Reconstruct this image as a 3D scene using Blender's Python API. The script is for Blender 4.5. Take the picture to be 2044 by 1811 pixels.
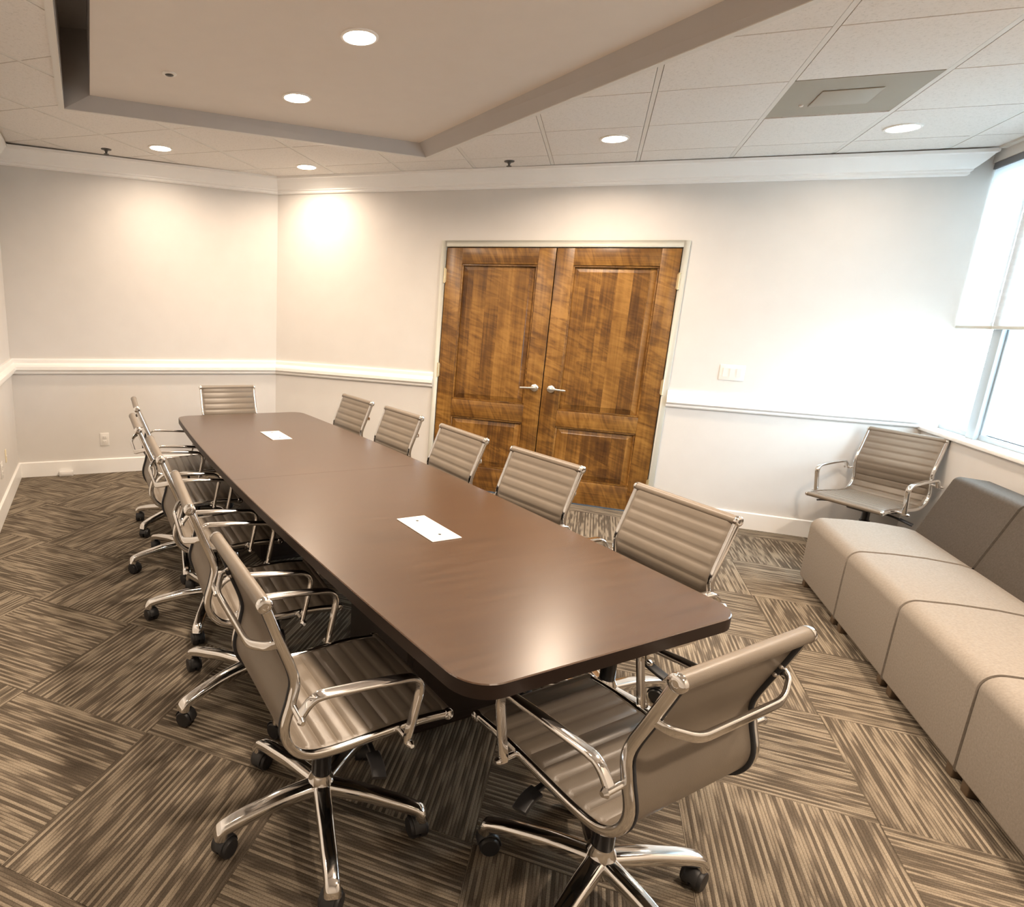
import bpy, bmesh, math, random
from math import sin, cos, pi, radians
from mathutils import Vector, Matrix
random.seed(7)
SC = bpy.context.scene
COL = SC.collection
for o in list(bpy.data.objects): bpy.data.objects.remove(o)

# ------------------------------------------------------------------ camera
F_PX, CX, CY = 1219.89, 710.52, 899.06
cam_d = bpy.data.cameras.new('camera')
cam = bpy.data.objects.new('camera', cam_d); COL.objects.link(cam)
cam_d.sensor_fit = 'HORIZONTAL'; cam_d.sensor_width = 36.0
cam_d.lens = F_PX/2044*36.0
cam_d.shift_x = (1022-CX)/2044
cam_d.shift_y = (CY-905.5)/2044
cam_d.clip_start = 0.05
def cam_matrix(rx, ry, rz, loc):
    R = Matrix.Rotation(rz, 3, 'Z') @ Matrix.Rotation(rx, 3, 'X') @ Matrix.Rotation(ry, 3, 'Y')
    right, fwd, up = R.col[0], R.col[1], R.col[2]
    M = Matrix.Identity(4)
    for i in range(3):
        M[i][0] = right[i]; M[i][1] = up[i]; M[i][2] = -fwd[i]; M[i][3] = loc[i]
    return M
cam.matrix_world = cam_matrix(-0.2237, -0.0418, 0.3613, (0.4769, -5.4569, 1.564))
SC.camera = cam

# ------------------------------------------------------------------ world, exposure, lamps' strength
SC.view_settings.view_transform = 'Standard'
SC.view_settings.look = 'None'
SC.view_settings.gamma = 1.0
SC.view_settings.use_curve_mapping = False
SC.view_settings.exposure = 0.90
w = bpy.data.worlds.new('world'); SC.world = w; w.use_nodes = True
bg = w.node_tree.nodes['Background']
bg.inputs[0].default_value = (0.68, 0.85, 1.0, 1); bg.inputs[1].default_value = 10.0
LAMP_W = 15.5
WARM = (1.0, 0.80, 0.61)
SC.cycles.max_bounces = 8
SC.cycles.diffuse_bounces = 5
SC.cycles.glossy_bounces = 4
SC.cycles.sample_clamp_indirect = 6.0
SC.cycles.use_denoising = True
SC.cycles.caustics_reflective = False
SC.cycles.caustics_refractive = False

# ------------------------------------------------------------------ fitted layout
H = 2.748
A = 0.7683
CR = Vector((-2.478, 0.0))
N2 = Vector((sin(A), -cos(A)))       # from the far wall into the room
U2 = Vector((-cos(A), -sin(A)))      # along the far wall to the left
FARW = 2.335
XW = 2.71                            # inner face of the wall under the window
def sw(s, w_, z=0.0):
    p = CR + N2*s + U2*w_
    return Vector((p.x, p.y, z))

# ------------------------------------------------------------------ helpers
class MB:
    def __init__(self): self.v = []; self.f = []; self.sm = []
    def add(self, vs, fs, smooth=False):
        b = len(self.v); self.v += [Vector(x) for x in vs]
        self.f += [tuple(i+b for i in f) for f in fs]; self.sm += [smooth]*len(fs)
    def box(self, x0, x1, y0, y1, z0, z1):
        vs = [(x, y, z) for z in (z0, z1) for y in (y0, y1) for x in (x0, x1)]
        self.add(vs, [(0,2,3,1),(4,5,7,6),(0,1,5,4),(2,6,7,3),(0,4,6,2),(1,3,7,5)])
    def prism(self, pts, z0, z1, smooth=False):
        n = len(pts)
        vs = [(p[0], p[1], z0) for p in pts]+[(p[0], p[1], z1) for p in pts]
        self.add(vs, [tuple(range(n))[::-1], tuple(range(n, 2*n))])
        self.add(vs, [(i, (i+1)%n, n+(i+1)%n, n+i) for i in range(n)], smooth)
    def cyl(self, p, q, r, r2=None, seg=16, smooth=True):
        p, q = Vector(p), Vector(q); r2 = r if r2 is None else r2
        d = (q-p).normalized(); a = d.orthogonal().normalized(); b = d.cross(a)
        vs = [p+(a*cos(t)+b*sin(t))*r for t in [2*pi*i/seg for i in range(seg)]]
        vs += [q+(a*cos(t)+b*sin(t))*r2 for t in [2*pi*i/seg for i in range(seg)]]
        self.add(vs, [(i, (i+1)%seg, seg+(i+1)%seg, seg+i) for i in range(seg)], smooth)
        self.add(vs, [tuple(range(seg))[::-1], tuple(range(seg, 2*seg))])
    def lathe(self, c, prof, axis='Z', seg=24, smooth=True):
        c = Vector(c); vs = []; fs = []
        for r, h in prof:
            for i in range(seg):
                t = 2*pi*i/seg
                if axis == 'Z': vs.append(c+Vector((r*cos(t), r*sin(t), h)))
                elif axis == 'Y': vs.append(c+Vector((r*cos(t), h, r*sin(t))))
                else: vs.append(c+Vector((h, r*cos(t), r*sin(t))))
        m = len(prof)
        for j in range(m-1):
            for i in range(seg):
                k = (i+1)%seg
                fs.append((j*seg+i, j*seg+k, (j+1)*seg+k, (j+1)*seg+i))
        fs.append(tuple(range(seg))[::-1]); fs.append(tuple(range((m-1)*seg, m*seg)))
        self.add(vs, fs, smooth)
    def sweep(self, path, sect, side, scale=None, smooth=True):
        """sect: list of (a,b): a along 'side', b along the in-plane normal"""
        path = [Vector(p) for p in path]; n = len(path); m = len(sect); vs = []
        for i, p in enumerate(path):
            t = (path[min(i+1, n-1)]-path[max(i-1, 0)]).normalized()
            s = Vector(side(i) if callable(side) else side); s = (s-t*s.dot(t)).normalized(); b = t.cross(s)
            k = scale(i/(n-1)) if scale else (1, 1)
            vs += [p+s*(x*k[0])+b*(y*k[1]) for x, y in sect]
        fs = [(i*m+j, i*m+(j+1)%m, (i+1)*m+(j+1)%m, (i+1)*m+j) for i in range(n-1) for j in range(m)]
        self.add(vs, fs, smooth)
        self.add(vs, [tuple(range(m))[::-1], tuple(range((n-1)*m, n*m))])
    def xf(self, M):
        self.v = [M @ p for p in self.v]; return self
    def build(self, name, mat, parent=None, bevel=0, bseg=2, **props):
        me = bpy.data.meshes.new(name); me.from_pydata([tuple(p) for p in self.v], [], self.f)
        me.polygons.foreach_set('use_smooth', self.sm)
        bm = bmesh.new(); bm.from_mesh(me)
        bmesh.ops.remove_doubles(bm, verts=bm.verts, dist=1e-5)
        if bevel:
            es = [e for e in bm.edges if len(e.link_faces) == 2 and e.calc_face_angle(0) > 0.6]
            bmesh.ops.bevel(bm, geom=es, offset=bevel, segments=bseg, affect='EDGES', profile=0.5)
            for f in bm.faces: f.smooth = True
        bmesh.ops.recalc_face_normals(bm, faces=bm.faces)
        bm.to_mesh(me); bm.free()
        if bevel or any(self.sm): me.set_sharp_from_angle(angle=radians(50))
        me.materials.append(mat)
        o = bpy.data.objects.new(name, me); COL.objects.link(o)
        if parent: o.parent = parent
        for k, x in props.items(): o[k] = x
        return o
def empty(name, loc=(0,0,0), rz=0, label=None, cat=None, group=None, kind=None, parent=None):
    o = bpy.data.objects.new(name, None); COL.objects.link(o); o.empty_display_size = .1
    o.location = loc; o.rotation_euler = (0, 0, rz)
    if label: o['label'] = label
    if cat: o['category'] = cat
    if group: o['group'] = group
    if kind: o['kind'] = kind
    if parent: o.parent = parent
    return o
def catmull(pts, sub=8):
    pts = [Vector(p) for p in pts]; P = [2*pts[0]-pts[1]]+pts+[2*pts[-1]-pts[-2]]; out = []
    for i in range(1, len(P)-2):
        a, b, c, d = P[i-1], P[i], P[i+1], P[i+2]
        for k in range(sub):
            t = k/sub
            out.append(.5*((2*b)+(c-a)*t+(2*a-5*b+4*c-d)*t*t+(3*b-a-3*c+d)*t**3))
    out.append(pts[-1]); return out
def rrect(a, b, r, seg=3):
    out = []
    for cx, cy, t0 in ((a-r, b-r, 0), (-a+r, b-r, pi/2), (-a+r, -b+r, pi), (a-r, -b+r, 1.5*pi)):
        out += [(cx+r*cos(t0+pi/2*k/seg), cy+r*sin(t0+pi/2*k/seg)) for k in range(seg+1)]
    return out
def fillet(pts, r, seg=5):
    pts = [Vector(p) for p in pts]; out = [pts[0]]
    for i in range(1, len(pts)-1):
        a, b, c = pts[i-1], pts[i], pts[i+1]
        u, v = (a-b), (c-b); rr = min(r, u.length*.49, v.length*.49)
        p, q = b+u.normalized()*rr, b+v.normalized()*rr
        for k in range(seg+1):
            t = k/seg; out.append(p*(1-t)**2+b*2*t*(1-t)+q*t*t)
    out.append(pts[-1]); return out

# ------------------------------------------------------------------ materials
def newmat(name):
    m = bpy.data.materials.new(name); m.use_nodes = True
    nt = m.node_tree; return m, nt, nt.nodes['Principled BSDF']
def N(nt, typ, **kw):
    n = nt.nodes.new(typ)
    for k, v in kw.items():
        if k in n.inputs: n.inputs[k].default_value = v
        else: setattr(n, k, v)
    return n
def L(nt, a, b): nt.links.new(a, b)
def ramp(nt, stops):
    r = nt.nodes.new('ShaderNodeValToRGB'); cr = r.color_ramp
    while len(cr.elements) > 1: cr.elements.remove(cr.elements[-1])
    cr.elements[0].position = stops[0][0]; cr.elements[0].color = (*stops[0][1], 1)
    for p, c in stops[1:]:
        e = cr.elements.new(p); e.color = (*c, 1)
    return r
def plain(name, col, rough=.5, metal=0, var=.06, scale=6, bump=0, bscale=200, spec=.5):
    """a plain finish with slight mottling and, if asked, fine relief"""
    m, nt, b = newmat(name)
    b.inputs['Roughness'].default_value = rough; b.inputs['Metallic'].default_value = metal
    b.inputs['Specular IOR Level'].default_value = spec
    tc = N(nt, 'ShaderNodeTexCoord'); no = N(nt, 'ShaderNodeTexNoise', Scale=scale, Detail=3.0)
    L(nt, tc.outputs['Object'], no.inputs['Vector'])
    r = ramp(nt, [(.3, tuple(c*(1-var) for c in col)), (.7, tuple(min(1, c*(1+var)) for c in col))])
    L(nt, no.outputs['Fac'], r.inputs[0]); L(nt, r.outputs[0], b.inputs['Base Color'])
    if bump:
        n2 = N(nt, 'ShaderNodeTexNoise', Scale=bscale, Detail=2.0); L(nt, tc.outputs['Object'], n2.inputs['Vector'])
        bp = N(nt, 'ShaderNodeBump', Strength=bump, Distance=.002); L(nt, n2.outputs['Fac'], bp.inputs['Height'])
        L(nt, bp.outputs[0], b.inputs['Normal'])
    return m
M = {}
M['wall'] = plain('wall_paint', (.64, .617, .59), .75, var=.015, bump=.12, bscale=350, spec=.25)
M['trim'] = plain('white_trim_paint', (.84, .83, .81), .35, var=.01)
M['frame'] = plain('grey_frame_paint', (.52, .515, .46), .4, var=.02)
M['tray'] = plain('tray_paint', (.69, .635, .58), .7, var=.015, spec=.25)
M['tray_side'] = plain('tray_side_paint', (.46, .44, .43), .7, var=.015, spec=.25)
M['grid'] = plain('ceiling_grid_paint', (.66, .64, .60), .5, var=.01)
M['chrome'] = plain('polished_aluminium', (.80, .79, .78), .10, 1, var=.02)
M['black'] = plain('black_plastic', (.018, .018, .02), .45, var=.15)
M['piping'] = plain('dark_piping', (.03, .032, .038), .5, var=.1)
M['column'] = plain('black_steel', (.02, .02, .022), .22, var=.1)
M['plate'] = plain('white_plastic', (.72, .70, .67), .35, var=.01)
M['screw'] = plain('dark_screw', (.10, .11, .12), .3, .8)
M['cream'] = plain('cream_plastic', (.74, .66, .46), .4, var=.01)
M['brass'] = plain('satin_brass', (.72, .62, .40), .35, .7)
M['nickel'] = plain('satin_nickel', (.70, .68, .64), .30, 1)
M['panel_dark'] = plain('table_base_laminate', (.022, .014, .011), .5, var=.15)
M['foot'] = plain('brown_foot', (.09, .06, .035), .5)
M['vent'] = plain('vent_paint', (.33, .30, .245), .6, var=.02)
M['vent2'] = plain('vent_plaque_paint', (.37, .34, .285), .6, var=.02)
M['sprinkler'] = plain('dark_sprinkler', (.08, .075, .07), .4, .6)
M['alu'] = plain('window_frame_finish', (.42, .50, .56), .4, var=.02)
M['gap'] = plain('dark_gap', (.05, .055, .06), .8)
M['rail_dark'] = plain('shade_headrail', (.16, .17, .19), .5)
M['ground'] = plain('pale_concrete', (.55, .54, .52), .9, var=.06, scale=.6)
M['leather'] = plain('taupe_leather', (.172, .143, .113), .36, var=.05, scale=9, bump=.15, bscale=420)
M['backing'] = plain('taupe_backing', (.132, .112, .096), .5, var=.05, scale=9, bump=.1, bscale=420)
M['felt_light'] = plain('light_felt', (.275, .243, .210), .95, var=.10, scale=120, bump=.4, bscale=500, spec=.15)
M['felt_dark'] = plain('dark_felt', (.085, .073, .062), .95, var=.12, scale=120, bump=.4, bscale=500, spec=.15)

def mat_tile():
    m, nt, b = newmat('mineral_ceiling_tile'); b.inputs['Roughness'].default_value = .9
    b.inputs['Specular IOR Level'].default_value = .15
    tc = N(nt, 'ShaderNodeTexCoord')
    n1 = N(nt, 'ShaderNodeTexNoise', Scale=95.0, Detail=4.0, Roughness=.7); L(nt, tc.outputs['Object'], n1.inputs['Vector'])
    r = ramp(nt, [(.30, (.58, .555, .52)), (.45, (.73, .70, .665)), (.7, (.76, .73, .695))])
    L(nt, n1.outputs['Fac'], r.inputs[0]); L(nt, r.outputs[0], b.inputs['Base Color'])
    bp = N(nt, 'ShaderNodeBump', Strength=.35, Distance=.003); L(nt, n1.outputs['Fac'], bp.inputs['Height'])
    L(nt, bp.outputs[0], b.inputs['Normal']); return m
M['tile'] = mat_tile()

def mat_carpet():
    m, nt, b = newmat('striped_loop_carpet'); b.inputs['Roughness'].default_value = .95
    b.inputs['Specular IOR Level'].default_value = .1
    tc = N(nt, 'ShaderNodeTexCoord'); oi = N(nt, 'ShaderNodeObjectInfo')
    sep = N(nt, 'ShaderNodeSeparateXYZ'); L(nt, tc.outputs['Object'], sep.inputs[0])
    def math_(op, a, c=None, d=None):
        n = N(nt, 'ShaderNodeMath', operation=op)
        for i, x in enumerate((a, c, d)):
            if x is None: continue
            if isinstance(x, (int, float)): n.inputs[i].default_value = x
            else: L(nt, x, n.inputs[i])
        return n.outputs[0]
    rows = math_('MULTIPLY', sep.outputs['Y'], 1/.0104)
    rid = math_('FLOOR', rows); fr = math_('FRACT', rows)
    seed = math_('MULTIPLY', oi.outputs['Random'], 97.0)
    wn = N(nt, 'ShaderNodeTexWhiteNoise', noise_dimensions='2D')
    cv = N(nt, 'ShaderNodeCombineXYZ'); L(nt, rid, cv.inputs[0]); L(nt, seed, cv.inputs[1]); L(nt, cv.outputs[0], wn.inputs['Vector'])
    # dashes along every yarn row
    c2 = N(nt, 'ShaderNodeCombineXYZ')
    L(nt, math_('MULTIPLY_ADD', sep.outputs['X'], 7.0, math_('MULTIPLY', wn.outputs['Value'], 60.0)), c2.inputs[0])
    L(nt, math_('MULTIPLY', rid, 7.37), c2.inputs[1]); L(nt, seed, c2.inputs[2])
    dn = N(nt, 'ShaderNodeTexNoise', Scale=1.0, Detail=.5); L(nt, c2.outputs[0], dn.inputs['Vector'])
    # patches shared by neighbouring rows
    c3 = N(nt, 'ShaderNodeCombineXYZ')
    L(nt, math_('MULTIPLY', sep.outputs['X'], 7.0), c3.inputs[0]); L(nt, math_('MULTIPLY', sep.outputs['Y'], 16.0), c3.inputs[1]); L(nt, seed, c3.inputs[2])
    pn = N(nt, 'ShaderNodeTexNoise', Scale=1.0, Detail=1.0); L(nt, c3.outputs[0], pn.inputs['Vector'])
    mix = math_('ADD', math_('MULTIPLY', dn.outputs['Fac'], .88), math_('MULTIPLY', pn.outputs['Fac'], .12))
    even = math_('SUBTRACT', math_('MODULO', math_('ADD', rid, 200.0), 2.0), .5)
    rim = math_('MULTIPLY', math_('MAXIMUM', math_('SUBTRACT', math_('ABSOLUTE', math_('SUBTRACT', fr, .5)), .30), 0.0), .55)
    alt = math_('SUBTRACT', math_('ADD', math_('MULTIPLY', even, .16), math_('MULTIPLY', math_('SUBTRACT', wn.outputs['Value'], .5), .24)), rim)
    val = math_('ADD', mix, alt)
    r = ramp(nt, [(.36, (.092, .074, .056)), (.43, (.122, .099, .075)), (.495, (.152, .124, .094)), (.53, (.220, .181, .136)), (.70, (.280, .235, .178))])
    L(nt, val, r.inputs[0])
    # groove between rows
    g = math_('ABSOLUTE', math_('SUBTRACT', fr, .5))
    gr = ramp(nt, [(.36, (1, 1, 1)), (.5, (.74, .73, .72))]); L(nt, g, gr.inputs[0])
    mx = N(nt, 'ShaderNodeMix', data_type='RGBA', blend_type='MULTIPLY'); mx.inputs[0].default_value = 1
    L(nt, r.outputs[0], mx.inputs[6]); L(nt, gr.outputs[0], mx.inputs[7])
    # tufts
    tn = N(nt, 'ShaderNodeTexNoise', Scale=260.0, Detail=1.0); L(nt, tc.outputs['Object'], tn.inputs['Vector'])
    tr = ramp(nt, [(.3, (.78, .78, .78)), (.7, (1.15, 1.15, 1.15))]); L(nt, tn.outputs['Fac'], tr.inputs[0])
    m2 = N(nt, 'ShaderNodeMix', data_type='RGBA', blend_type='MULTIPLY'); m2.inputs[0].default_value = 1
    L(nt, mx.outputs[2], m2.inputs[6]); L(nt, tr.outputs[0], m2.inputs[7]); L(nt, m2.outputs[2], b.inputs['Base Color'])
    hgt = math_('SUBTRACT', math_('ADD', val, math_('MULTIPLY', tn.outputs['Fac'], .4)), g)
    bp = N(nt, 'ShaderNodeBump', Strength=.5, Distance=.004); L(nt, hgt, bp.inputs['Height']); L(nt, bp.outputs[0], b.inputs['Normal'])
    return m
M['carpet'] = mat_carpet()

def mat_table():
    m, nt, b = newmat('dark_walnut_laminate'); b.inputs['Roughness'].default_value = .34
    b.inputs['Specular IOR Level'].default_value = .9
    tc = N(nt, 'ShaderNodeTexCoord'); mp = N(nt, 'ShaderNodeMapping'); mp.inputs['Scale'].default_value = (42, 3.0, 20)
    L(nt, tc.outputs['Object'], mp.inputs[0])
    n1 = N(nt, 'ShaderNodeTexNoise', Scale=1.0, Detail=4.0, Roughness=.5, Distortion=.15); L(nt, mp.outputs[0], n1.inputs['Vector'])
    r = ramp(nt, [(.2, (.042, .0225, .012)), (.5, (.058, .031, .0165)), (.8, (.072, .040, .022))])
    L(nt, n1.outputs['Fac'], r.inputs[0]); L(nt, r.outputs[0], b.inputs['Base Color'])
    rr = ramp(nt, [(.3, (.235,)*3), (.7, (.275,)*3)]); L(nt, n1.outputs['Fac'], rr.inputs[0])
    b.inputs['Roughness'].default_value = .27
    return m
M['table'] = mat_table()
M['edge'] = plain('dark_edge_band', (.020, .011, .008), .4, var=.1, spec=.3)

def mat_wood(name, vertical=True, staves=False):
    """stained figured maple: amber with dark cross-figure"""
    m, nt, b = newmat(name); b.inputs['Roughness'].default_value = .33
    tc = N(nt, 'ShaderNodeTexCoord'); oi = N(nt, 'ShaderNodeObjectInfo')
    sep = N(nt, 'ShaderNodeSeparateXYZ'); L(nt, tc.outputs['Object'], sep.inputs[0])
    al, ac = ('Z', 'X') if vertical else ('X', 'Z')
    def math_(op, a, c=None):
        n = N(nt, 'ShaderNodeMath', operation=op)
        for i, x in enumerate((a, c)):
            if x is None: continue
            if isinstance(x, (int, float)): n.inputs[i].default_value = x
            else: L(nt, x, n.inputs[i])
        return n.outputs[0]
    seed = math_('MULTIPLY', oi.outputs['Random'], 53.0)
    st = None
    if staves:
        sid = math_('FLOOR', math_('MULTIPLY', math_('ADD', sep.outputs['X'], 3.0), 8.6))
        wn = N(nt, 'ShaderNodeTexWhiteNoise', noise_dimensions='2D')
        c0 = N(nt, 'ShaderNodeCombineXYZ'); L(nt, sid, c0.inputs[0]); L(nt, seed, c0.inputs[1]); L(nt, c0.outputs[0], wn.inputs['Vector'])
        st = wn.outputs['Value']; seed = math_('ADD', seed, math_('MULTIPLY', st, 31.0))
    def vec(sa, sc, k):
        c = N(nt, 'ShaderNodeCombineXYZ')
        slant = math_('ADD', math_('MULTIPLY', sep.outputs[al], sa), math_('MULTIPLY', sep.outputs[ac], k))
        L(nt, slant, c.inputs[0]); L(nt, math_('MULTIPLY', sep.outputs[ac], sc), c.inputs[1]); L(nt, seed, c.inputs[2]); return c.outputs[0]
    g = N(nt, 'ShaderNodeTexNoise', Scale=1.0, Detail=5.0, Roughness=.6); L(nt, vec(2.0, 60.0, 0), g.inputs['Vector'])       # fine grain
    f = N(nt, 'ShaderNodeTexNoise', Scale=1.0, Detail=3.0, Roughness=.55, Distortion=1.8); L(nt, vec(15.0, 3.2, 5.0), f.inputs['Vector'])  # cross figure
    bl = N(nt, 'ShaderNodeTexNoise', Scale=1.0, Detail=2.0); L(nt, vec(2.6, 6.0, 0), bl.inputs['Vector'])                     # where the figure shows
    fig = math_('MULTIPLY', math_('SUBTRACT', f.outputs['Fac'], .5), math_('MULTIPLY', bl.outputs['Fac'], .95 if staves else 1.25))
    v = math_('ADD', math_('ADD', math_('MULTIPLY', g.outputs['Fac'], .40), fig), math_('MULTIPLY', bl.outputs['Fac'], .55))
    if st is not None: v = math_('ADD', v, math_('MULTIPLY', math_('SUBTRACT', st, .5), .22))
    r = ramp(nt, [(.20, (.045, .017, .005)), (.36, (.115, .050, .011)), (.50, (.215, .101, .021)), (.70, (.34, .172, .042))])
    L(nt, v, r.inputs[0]); L(nt, r.outputs[0], b.inputs['Base Color'])
    return m
M['wood_v'] = mat_wood('figured_maple_stile')
M['wood_h'] = mat_wood('figured_maple_rail', False)
M['wood_p'] = mat_wood('figured_maple_panel', True, True)

def mat_emit(name, col, s):
    m, nt, b = newmat(name); nt.nodes.remove(b)
    e = N(nt, 'ShaderNodeEmission'); e.inputs[0].default_value = (*col, 1); e.inputs[1].default_value = s
    L(nt, e.outputs[0], nt.nodes['Material Output'].inputs[0]); return m
M['lens'] = mat_emit('lit_lens', (1.0, .86, .70), 30.0)
def mat_shade():
    m, nt, b = newmat('cellular_shade_fabric'); nt.nodes.remove(b)
    d = N(nt, 'ShaderNodeBsdfDiffuse'); d.inputs[0].default_value = (.80, .82, .82, 1)
    t = N(nt, 'ShaderNodeBsdfTranslucent'); t.inputs[0].default_value = (.80, .83, .84, 1)
    mx = N(nt, 'ShaderNodeMixShader'); mx.inputs[0].default_value = .42
    tc = N(nt, 'ShaderNodeTexCoord'); wv = N(nt, 'ShaderNodeTexNoise', Scale=300.0); L(nt, tc.outputs['Object'], wv.inputs['Vector'])
    bp = N(nt, 'ShaderNodeBump', Strength=.1, Distance=.001); L(nt, wv.outputs['Fac'], bp.inputs['Height']); L(nt, bp.outputs[0], d.inputs['Normal'])
    L(nt, d.outputs[0], mx.inputs[1]); L(nt, t.outputs[0], mx.inputs[2]); L(nt, mx.outputs[0], nt.nodes['Material Output'].inputs[0]); return m
M['shade'] = mat_shade()
def mat_glass():
    m, nt, b = newmat('clear_glass'); nt.nodes.remove(b)
    t = N(nt, 'ShaderNodeBsdfTransparent'); t.inputs[0].default_value = (.93, .96, .96, 1)
    g = N(nt, 'ShaderNodeBsdfGlossy'); g.inputs['Roughness'].default_value = .02
    fr = N(nt, 'ShaderNodeFresnel', IOR=1.45); mx = N(nt, 'ShaderNodeMixShader'); ge = N(nt, 'ShaderNodeNewGeometry')
    # reflect on the outward side of each face only, so the far face never reflects totally
    mu = N(nt, 'ShaderNodeMath', operation='MULTIPLY_ADD'); mu.inputs[1].default_value = -1.0; mu.inputs[2].default_value = 1.0; L(nt, ge.outputs['Backfacing'], mu.inputs[0])
    m3 = N(nt, 'ShaderNodeMath', operation='MULTIPLY'); L(nt, mu.outputs[0], m3.inputs[0]); L(nt, fr.outputs[0], m3.inputs[1])
    L(nt, m3.outputs[0], mx.inputs[0]); L(nt, t.outputs[0], mx.inputs[1]); L(nt, g.outputs[0], mx.inputs[2])
    L(nt, mx.outputs[0], nt.nodes['Material Output'].inputs[0]); return m
M['glass'] = mat_glass()

# ------------------------------------------------------------------ room plan
YB = -6.6
CL = CR + U2*FARW                                    # far-left corner
tt = (YB-CL.y)/N2.y; BL = CL + N2*tt                 # left wall meets the back wall
ROOM = [CR, CL, BL, Vector((2.86, YB)), Vector((2.86, 0))]    # counter-clockwise
def area2(p): return sum(p[i].x*p[(i+1)%len(p)].y-p[(i+1)%len(p)].x*p[i].y for i in range(len(p)))/2
if area2(ROOM) < 0: ROOM = ROOM[::-1]
def clip(poly, a, b, keep_left=True):
    out = []; d = b-a
    def side(p):
        s = d.x*(p.y-a.y)-d.y*(p.x-a.x); return s if keep_left else -s
    for i in range(len(poly)):
        p, q = poly[i], poly[(i+1)%len(poly)]; sp, sq = side(p), side(q)
        if sp >= 0: out.append(p)
        if (sp > 0 > sq) or (sp < 0 < sq): out.append(p+(q-p)*(sp/(sp-sq)))
    return out
def clip_convex(poly, conv):
    for i in range(len(conv)):
        if len(poly) < 3: return []
        poly = clip(poly, conv[i], conv[(i+1)%len(conv)])
    return poly
def minus_convex(poly, conv):
    pieces = []
    for i in range(len(conv)):
        if len(poly) < 3: break
        a, b = conv[i], conv[(i+1)%len(conv)]
        o = clip(poly, a, b, False)
        if len(o) > 2 and abs(area2(o)) > 2e-4: pieces.append(o)
        poly = clip(poly, a, b, True)
    return pieces
FLOORP = [CR, CL, BL, Vector((XW, YB)), Vector((XW, 0))]
if area2(FLOORP) < 0: FLOORP = FLOORP[::-1]

# ------------------------------------------------------------------ floor of carpet tiles
mb = MB(); mb.prism(FLOORP, -.12, -.004); floor = mb.build('floor', M['carpet'], kind='structure')
G = .61
for i in range(-7, 7):
    for j in range(-6, 7):
        x0, y0 = -.913+G*i, -3.862+G*j
        e = .0006
        cell = [Vector((x0+e, y0+e)), Vector((x0+G-e, y0+e)), Vector((x0+G-e, y0+G-e)), Vector((x0+e, y0+G-e))]
        c = clip_convex(cell, FLOORP)
        if len(c) < 3 or area2(c) < 2e-3: continue
        ctr = Vector((x0+G/2, y0+G/2)); odd = (i+j) % 2
        R = Matrix.Rotation(-pi/2 if odd else 0, 2)
        mb = MB(); mb.prism([R @ (p-ctr) for p in c], -.004, 0)
        o = mb.build('carpet_tile', M['carpet'], floor); o.location = (ctr.x, ctr.y, 0)
        o.rotation_euler.z = pi/2 if odd else 0

# ------------------------------------------------------------------ walls
WALL_T = .14
def wall_box(name, a, b, out, z0, z1, parts=None):
    """wall with its inner face on a-b, thickened along 'out'"""
    mb = MB(); o = out*WALL_T
    pts = [a, b, b+o, a+o]
    if area2(pts) < 0: pts = pts[::-1]
    mb.prism(pts, z0, z1); return mb
DL, DR, DM, DT = -.8175, 1.0125, .0948, 2.1355
HT = H+.3
Y = Vector((0, 1))
mb = MB()
for x0, x1, z0, z1 in ((CR.x-.1, DL-.045, -.1, HT), (DR+.045, 2.86, -.1, HT), (DL-.045, DR+.045, DT+.045, HT)):
    mb.box(x0, x1, 0, WALL_T, z0, z1)
wall_back = mb.build('wall_back', M['wall'], kind='structure')
mb = wall_box('wall_far', CR, CL, -N2, -.1, HT); wall_far = mb.build('wall_left', M['wall'], kind='structure')
mb = wall_box('w', CL, BL, U2, -.1, HT); mb.build('wall_side', M['wall'], kind='structure')
mb = MB(); mb.box(BL.x-.3, 3.0, YB-WALL_T, YB, -.1, HT); mb.build('wall_front', M['wall'], kind='structure')
WIN_END = -1.72
GX = 2.82
mb = MB()
mb.box(XW, XW+.17, YB, 0, -.1, .905)
mb.box(2.735, 2.90, YB, 0, 2.665, HT)                 # header over the shades
mb.box(XW, XW+.17, YB, WIN_END, .905, 2.665)
mb.build('wall_right', M['wall'], kind='structure')

# crown, chair rail and baseboard follow a profile along each wall
def run(name, a, b, inward, prof, mat, za=0, zb=0, ea=0, eb=0, kind='structure', label=None):
    """prof: (out from wall, z); ea/eb shift the ends per unit of 'out' (mitres)"""
    a, b = Vector(a[:2]), Vector(b[:2]); d = (b-a).normalized(); mb = MB(); m = len(prof); vs = []
    for p, k, dz in ((a, ea, za), (b, eb, zb)):
        for o, z in prof:
            z = z-dz
            q = p+inward*o+d*(k*o); vs.append((q.x, q.y, z))
    mb.add(vs, [(i, (i+1)%m, m+(i+1)%m, m+i) for i in range(m)]); mb.add(vs, [tuple(range(m)), tuple(range(m, 2*m))])
    o = mb.build(name, mat, kind=kind); return o
ztop = H-.004
CROWN = [(-.004, ztop), (.112, ztop), (.112, ztop-.020), (.098, ztop-.027), (.080, ztop-.052), (.048, ztop-.088), (.032, ztop-.103), (.032, ztop-.112), (.022, ztop-.118), (.022, ztop-.132), (.012, ztop-.141), (-.004, ztop-.141)]
RAIL = [(-.004, 1.052), (.016, 1.052), (.020, 1.040), (.020, 1.014), (.040, .998), (.046, .984), (.046, .958), (.034, .948), (.024, .944), (.024, .928), (.014, .918), (-.004, .917)]
BASE = [(-.004, -.002), (.016, -.002), (.016, .128), (.010, .134), (-.004, .134)]
INY = Vector((0, -1))
m45 = math.tan((pi/2-A+pi/2)/2-pi/2)                 # mitre of the obtuse corner
mit = math.tan(A/2)
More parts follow.
